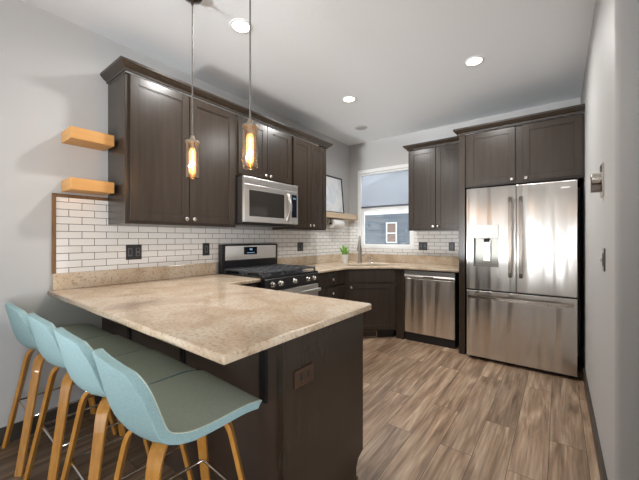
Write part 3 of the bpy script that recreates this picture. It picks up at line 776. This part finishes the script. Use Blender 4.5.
for hx, pr_ in ((.402, ld), (.490, rd)):
    pts = [(hx, -.055, .885), (hx, -.062, .93), (hx, -.065, 1.15), (hx, -.065, 1.40), (hx, -.062, 1.62), (hx, -.055, 1.665)]
    b = MB(); b.strip(pts, (1, 0, 0), .028, .016)
    for zz in (.915, 1.635): b.box(hx-.010, hx+.010, -.058, .0, zz-.012, zz+.012, .002, 1)
    b.build('handle', 'handle', pr_)
fd = MB().box(0, FW, 0, .062, .035, .722, .004).build('freezer_drawer', 'steel', fr)
hy = .664
b = MB()
pts = [(.030, -.050, hy), (.07, -.058, hy), (.3, -.064, hy), (.6, -.064, hy), (FW-.07, -.058, hy), (FW-.03, -.050, hy)]
b.strip(pts, (0, 0, 1), .030, .016)
for xx in (.06, FW-.06): b.box(xx-.012, xx+.012, -.054, 0, hy-.01, hy+.01, .002, 1)
b.build('handle', simple('drawer_handle_steel', (.50, .45, .39), .25, 1), fd)
MB().box(0, FW, .012, .062, .722, .738).build('mullion_gap', 'black', fr)

# ------------------------------------------------------------------ sink, faucet, plant
sk = thing('sink', 'stainless undermount corner sink under the window', 'sink', (SC[0], SC[1], CT0-.20), PI/4)
b = MB()
b.box(-.30, .30, -.185, -.180, .01, .198).box(-.30, .30, .180, .185, .01, .198).box(-.30, -.295, -.18, .18, .01, .198).box(.295, .30, -.18, .18, .01, .198).box(-.30, .30, -.185, .185, .0, .01)
b.build('basin', 'steel2', sk)
MB().lathe([(.045, .010), (.043, .013), (.025, .012), (0, .011)], (0, 0, 0), 'Z').build('drain', 'chrome', sk, smooth=True)
fa = thing('kitchen_faucet', 'tall brushed nickel pull-down faucet behind the sink', 'faucet', (.452, 3.933, CT1), math.radians(27))
MB().lathe([(.032, 0), (.032, .006), (.028, .012), (.026, .06), (.025, .17), (.020, .20), (.015, .205)], (0, 0, 0), 'Z', 24).build('faucet_body', 'faucetnickel', fa, smooth=True)
pts = [(0, 0, .20), (0, 0, .30)] + [(0, -.075+.075*math.cos(PI*k/10), .30+.075*math.sin(PI*k/10)) for k in range(1, 11)] + [(0, -.150, .285)]
MB().tube(pts, .0145, 14).build('spout', 'faucetnickel', fa, smooth=True)
MB().lathe([(.016, .012), (.021, -.02), (.030, -.065), (.038, -.105), (.034, -.112), (0, -.112)], (0, -.150, .29), 'Z', 20).build('spray_head', 'faucetnickel', fa, smooth=True)
MB().cyl((.018, 0, .11), (.055, 0, .115), .014, .012).tube([(.05, 0, .115), (.072, -.005, .125), (.095, -.012, .160)], [.007, .006, .005]).build('lever', 'faucetnickel', fa, smooth=True)
sp = thing('soap_pump', 'small chrome soap pump beside the faucet', 'soap dispenser', (.575, 4.030, CT1), PI/4)
MB().lathe([(.022, 0), (.022, .006), (.012, .012), (.011, .045), (.006, .05), (.006, .075), (.010, .078), (.010, .09), (0, .092)], (0, 0, 0), 'Z', 18).build('pump_body', 'chrome', sp, smooth=True)
MB().tube([(0, 0, .083), (0, -.03, .086), (0, -.055, .078)], .005).build('nozzle', 'chrome', sp, smooth=True)
pp = thing('potted_plant', 'small green plant in a white pot on the corner counter', 'plant', (.275, 3.805, CT1))
MB().lathe([(.043, 0), (.046, .004), (.058, .118), (.060, .122), (.055, .122), (.053, .105), (0, .105)], (0, 0, 0), 'Z', 28).build('pot', 'pot', pp, smooth=True)
MB().lathe([(.053, .103), (.04, .108), (0, .109)], (0, 0, 0), 'Z', 20).build('soil', 'soil', pp)
rnd = random.Random(3)
for k in range(13):
    a = k*2.4+rnd.uniform(-.2, .2); r0 = .008+.026*(k/13); L = rnd.uniform(.10, .19)*(1-.25*k/13); lean = .15+.55*k/13+rnd.uniform(-.1, .1)
    dx, dy = math.cos(a), math.sin(a); b = MB(); rows = []
    for i in range(7):
        f_ = i/6; w_ = .017*(math.sin(PI*(.12+.86*f_))**.8); rr = r0+L*lean*f_**1.5; zz = .104+L*f_*(1-.25*lean*f_)
        c = Vector((dx*rr, dy*rr, zz)); sd = Vector((-dy, dx, 0)); cup = Vector((dx, dy, 0))*(-.3*w_)
        rows.append([b.bm.verts.new(c-sd*w_), b.bm.verts.new(c-cup*-1), b.bm.verts.new(c+sd*w_)])
    for p_, q_ in zip(rows, rows[1:]):
        b.bm.faces.new((p_[0], p_[1], q_[1], q_[0])); b.bm.faces.new((p_[1], p_[2], q_[2], q_[1]))
    lf = b.build('leaf', 'green', pp, smooth=True)
    sm = lf.modifiers.new('thick', 'SOLIDIFY'); sm.thickness = .0018

# ------------------------------------------------------------------ ceiling fittings
def can(x, y, label):
    t = thing('recessed_light', label, 'ceiling light', (x, y, H), 0, 'round recessed ceiling lights')
    MB().lathe([(.080, -.0005), (.080, -.004), (.075, -.007), (.063, -.007), (.059, -.002), (.059, -.0005), (.080, -.0005)], (0, 0, 0), 'Z', 36).build('trim_ring', 'white', t, smooth=True)
    MB().lathe([(.059, -.0005), (.058, -.0035), (.03, -.0045), (0, -.005)], (0, 0, 0), 'Z', 36).build('lens', 'can', t, smooth=True)
    l = bpy.data.lights.new('can_lamp', 'AREA'); l.shape = 'DISK'; l.size = .13; l.energy = 42; l.color = (1.0, .985, .96); l.spread = math.radians(165)
    o = bpy.data.objects.new('can_lamp', l); COL.objects.link(o); o.parent = t; o.location = (0, 0, -.012)
can(.918, 1.442, 'lit recessed light above the peninsula, between the pendant cords')
can(.909, 2.904, 'lit recessed light nearest the window corner')
can(2.143, 2.927, 'lit recessed light in front of the fridge cabinet')
t = thing('ceiling_speaker', 'small unlit grey disc on the ceiling nearest the window corner', 'ceiling fitting', (.575, 3.749, H))
gm = simple('grey_grille', (.58, .58, .57), .6)
MB().lathe([(.085, -.0005), (.085, -.006), (.076, -.009), (0, -.010)], (0, 0, 0), 'Z', 32).build('rim', gm, t, smooth=True)
MB().lathe([(.060, -.0095), (.058, -.013), (0, -.014)], (0, 0, 0), 'Z', 32).build('grille', simple('grey_mesh', (.48, .48, .47), .7), t, smooth=True)

def pendant(x, y, z0, z1, label):
    t = thing('pendant_light', label, 'pendant lamp', (x, y, z0), 0, 'glass tube pendants over the peninsula')
    Hh = H - z0; g = z1 - z0
    MB().lathe([(.062, Hh), (.062, Hh-.018), (.052, Hh-.036), (.022, Hh-.050), (.010, Hh-.060), (.007, Hh-.078), (0, Hh-.078)], (0, 0, 0), 'Z', 28).build('canopy', simple('bronze', (.06, .045, .035), .3, .8), t, smooth=True)
    MB().cyl((0, 0, g-.01), (0, 0, Hh-.03), .0042, seg=10).build('cord', simple('grey_cord', (.10, .09, .08), .6), t, smooth=True)
    MB().lathe([(.0, g+.032), (.010, g+.032), (.013, g+.02), (.016, g+.018), (.016, g-.001), (.041, g-.001), (.041, g-.012), (.014, g-.012), (.014, g-.05), (0, g-.05)], (0, 0, 0), 'Z', 28).build('socket_cap', simple('aged_nickel', (.42, .36, .29), .3, 1), t, smooth=True)
    MB().lathe([(.039, g-.003), (.039, .004), (.036, 0), (0, 0), (0, .003), (.034, .0035), (.0365, .006), (.0365, g-.003), (.039, g-.003)], (0, 0, 0), 'Z', 32).build('glass_tube', 'bulbglass', t, smooth=True)
    bl = MB().lathe([(.014, g-.045), (.020, g-.065), (.020, .045), (.016, .032), (.006, .024), (0, .024)], (0, 0, 0), 'Z', 20).build('bulb', 'bulbglow', t, smooth=True)
    b = MB()
    for sx in (-1, 1):
        b.tube([(sx*.005, 0, g-.06), (sx*.006, .002, g*.5), (sx*.003, 0, .045)], .0013, 6)
    b.build('filament', 'fil', bl)
    l = bpy.data.lights.new('bulb_glow', 'POINT'); l.energy = 9.0; l.color = (1, .70, .40); l.shadow_soft_size = .015
    o = bpy.data.objects.new('bulb_glow', l); COL.objects.link(o); o.parent = t; o.location = (0, 0, g*.45)
pendant(.925, 1.065, 1.634, 1.862, 'glass tube pendant nearer the left wall')
pendant(1.460, 1.065, 1.622, 1.842, 'glass tube pendant nearer the free end of the peninsula')

# ------------------------------------------------------------------ stools
def bez(pts, n):
    """Catmull-Rom through pts"""
    out = []; P = [Vector(p) for p in pts]; P = [P[0]*2-P[1]] + P + [P[-1]*2-P[-2]]
    for i in range(1, len(P)-2):
        for k in range(n):
            t = k/n; a, b_, c, d = P[i-1], P[i], P[i+1], P[i+2]
            out.append(.5*((2*b_)+(-a+c)*t+(2*a-5*b_+4*c-d)*t*t+(-a+3*b_-3*c+d)*t**3))
    out.append(P[-2]); return out
# (y, z, half width, side lift z, side forward y)
ST = [(.222, .628, .198, .000, 0), (.212, .645, .212, .000, 0), (.14, .655, .219, .004, 0), (.03, .648, .221, .010, 0), (-.06, .640, .221, .020, .004),
      (-.125, .646, .219, .030, .012), (-.165, .672, .215, .024, .026), (-.187, .725, .209, .010, .034), (-.201, .790, .207, .000, .030), (-.211, .838, .198, -.004, .024), (-.217, .870, .182, -.010, .018), (-.219, .887, .148, -.010, .013)]
def shell_grid(inset=0.0, off=0.0, trim=0):
    rows = bez([(a, b_, c) for a, b_, c, d, e in ST], 3); ex = bez([(d, e, 0) for a, b_, c, d, e in ST], 3)
    n = len(rows); S = 16; G = []
    for i in range(trim, n-trim):
        r = []
        for j in range(S+1):
            s = -1+2*j/S; hw = rows[i].z - inset
            r.append(Vector((hw*s, rows[i].x + ex[i].y*s*s, rows[i].y + ex[i].x*s*s)))
        G.append(r)
    # normals
    N = []
    for i in range(len(G)):
        r = []
        for j in range(S+1):
            u = G[min(i+1, len(G)-1)][j]-G[max(i-1, 0)][j]; v = G[i][min(j+1, S)]-G[i][max(j-1, 0)]
            r.append(v.cross(u).normalized() * -1)
        N.append(r)
    sgn = 1 if N[len(G)//3][S//2].z > 0 else -1
    return [[G[i][j] + N[i][j]*sgn*off for j in range(S+1)] for i in range(len(G))]
def solid(top, bot):
    b = MB(); n, m = len(top), len(top[0])
    T = [[b.bm.verts.new(p) for p in r] for r in top]; Bt = [[b.bm.verts.new(p) for p in r] for r in bot]
    for i in range(n-1):
        for j in range(m-1):
            b.bm.faces.new((T[i][j], T[i][j+1], T[i+1][j+1], T[i+1][j])); b.bm.faces.new((Bt[i][j], Bt[i+1][j], Bt[i+1][j+1], Bt[i][j+1]))
    for j in range(m-1):
        b.bm.faces.new((T[0][j], Bt[0][j], Bt[0][j+1], T[0][j+1])); b.bm.faces.new((T[n-1][j], T[n-1][j+1], Bt[n-1][j+1], Bt[n-1][j]))
    for i in range(n-1):
        b.bm.faces.new((T[i][0], T[i+1][0], Bt[i+1][0], Bt[i][0])); b.bm.faces.new((T[i][m-1], Bt[i][m-1], Bt[i+1][m-1], T[i+1][m-1]))
    return b
def make_stool(label, loc, rz):
    t = thing('counter_stool', label, 'stool', loc, rz, 'teal counter stools along the peninsula')
    sh_ = solid(shell_grid(0, 0), shell_grid(.004, -.030)).build('outer_shell', 'teal', t, smooth=True)
    bv = sh_.modifiers.new('edge', 'BEVEL'); bv.width = .009; bv.segments = 3; bv.limit_method = 'ANGLE'; bv.angle_limit = math.radians(50)
    pd = solid(shell_grid(.002, .0022, 1), shell_grid(.002, -.004, 1)).build('seat_pad', 'litfabric', t, smooth=True)
    for k, a in enumerate((50, 130, 230, 310)):
        ang = math.radians(a); dx, dy = math.cos(ang), math.sin(ang)
        prof = [(.012, .600), (.10, .600), (.135, .594), (.160, .575), (.178, .545), (.192, .49), (.222, .35), (.300, 0)]
        rr = bez([(p, q, 0) for p, q in prof], 4)
        pts = [(dx*p.x, dy*p.x, max(p.y, .0)) for p in rr]
        nn = len(pts)
        b = MB(); b.strip(pts, (-dy, dx, 0), [.050 - .016*max(0, (i-nn*.45)/(nn*.55)) for i in range(nn)], .016)
        lg = b.build('leg', 'legwood', t, smooth=False)
        bv = lg.modifiers.new('edge', 'BEVEL'); bv.width = .002; bv.segments = 2; bv.limit_method = 'ANGLE'
    MB().box(-.055, .055, -.055, .055, .606, .622, .004).build('mounting_plate', 'black', t)
    R = .232
    pts = []
    for k in range(4):
        a0, a1 = math.radians((50, 130, 230, 310)[k]), math.radians((130, 230, 310, 410)[k])
        p0, p1 = Vector((R*math.cos(a0), R*math.sin(a0), .275)), Vector((R*math.cos(a1), R*math.sin(a1), .275))
        pts += [p0.lerp(p1, f_) for f_ in (.03, .25, .5, .75, .97)]
    MB().tube(pts, .006, 10, closed=True).build('foot_ring', 'chrome', t, smooth=True)
    return t
s1 = make_stool('teal counter stool at the free end of the peninsula, nearest the viewer', (1.592, .618, 0), math.radians(-3))
dup(s1, (1.137, .618, 0), math.radians(-1), 'teal counter stool second from the free end of the peninsula')
dup(s1, (.687, .612, 0), math.radians(0), 'teal counter stool third from the free end of the peninsula')
dup(s1, (.237, .592, 0), math.radians(0), 'teal counter stool against the left wall, farthest from the peninsula end')
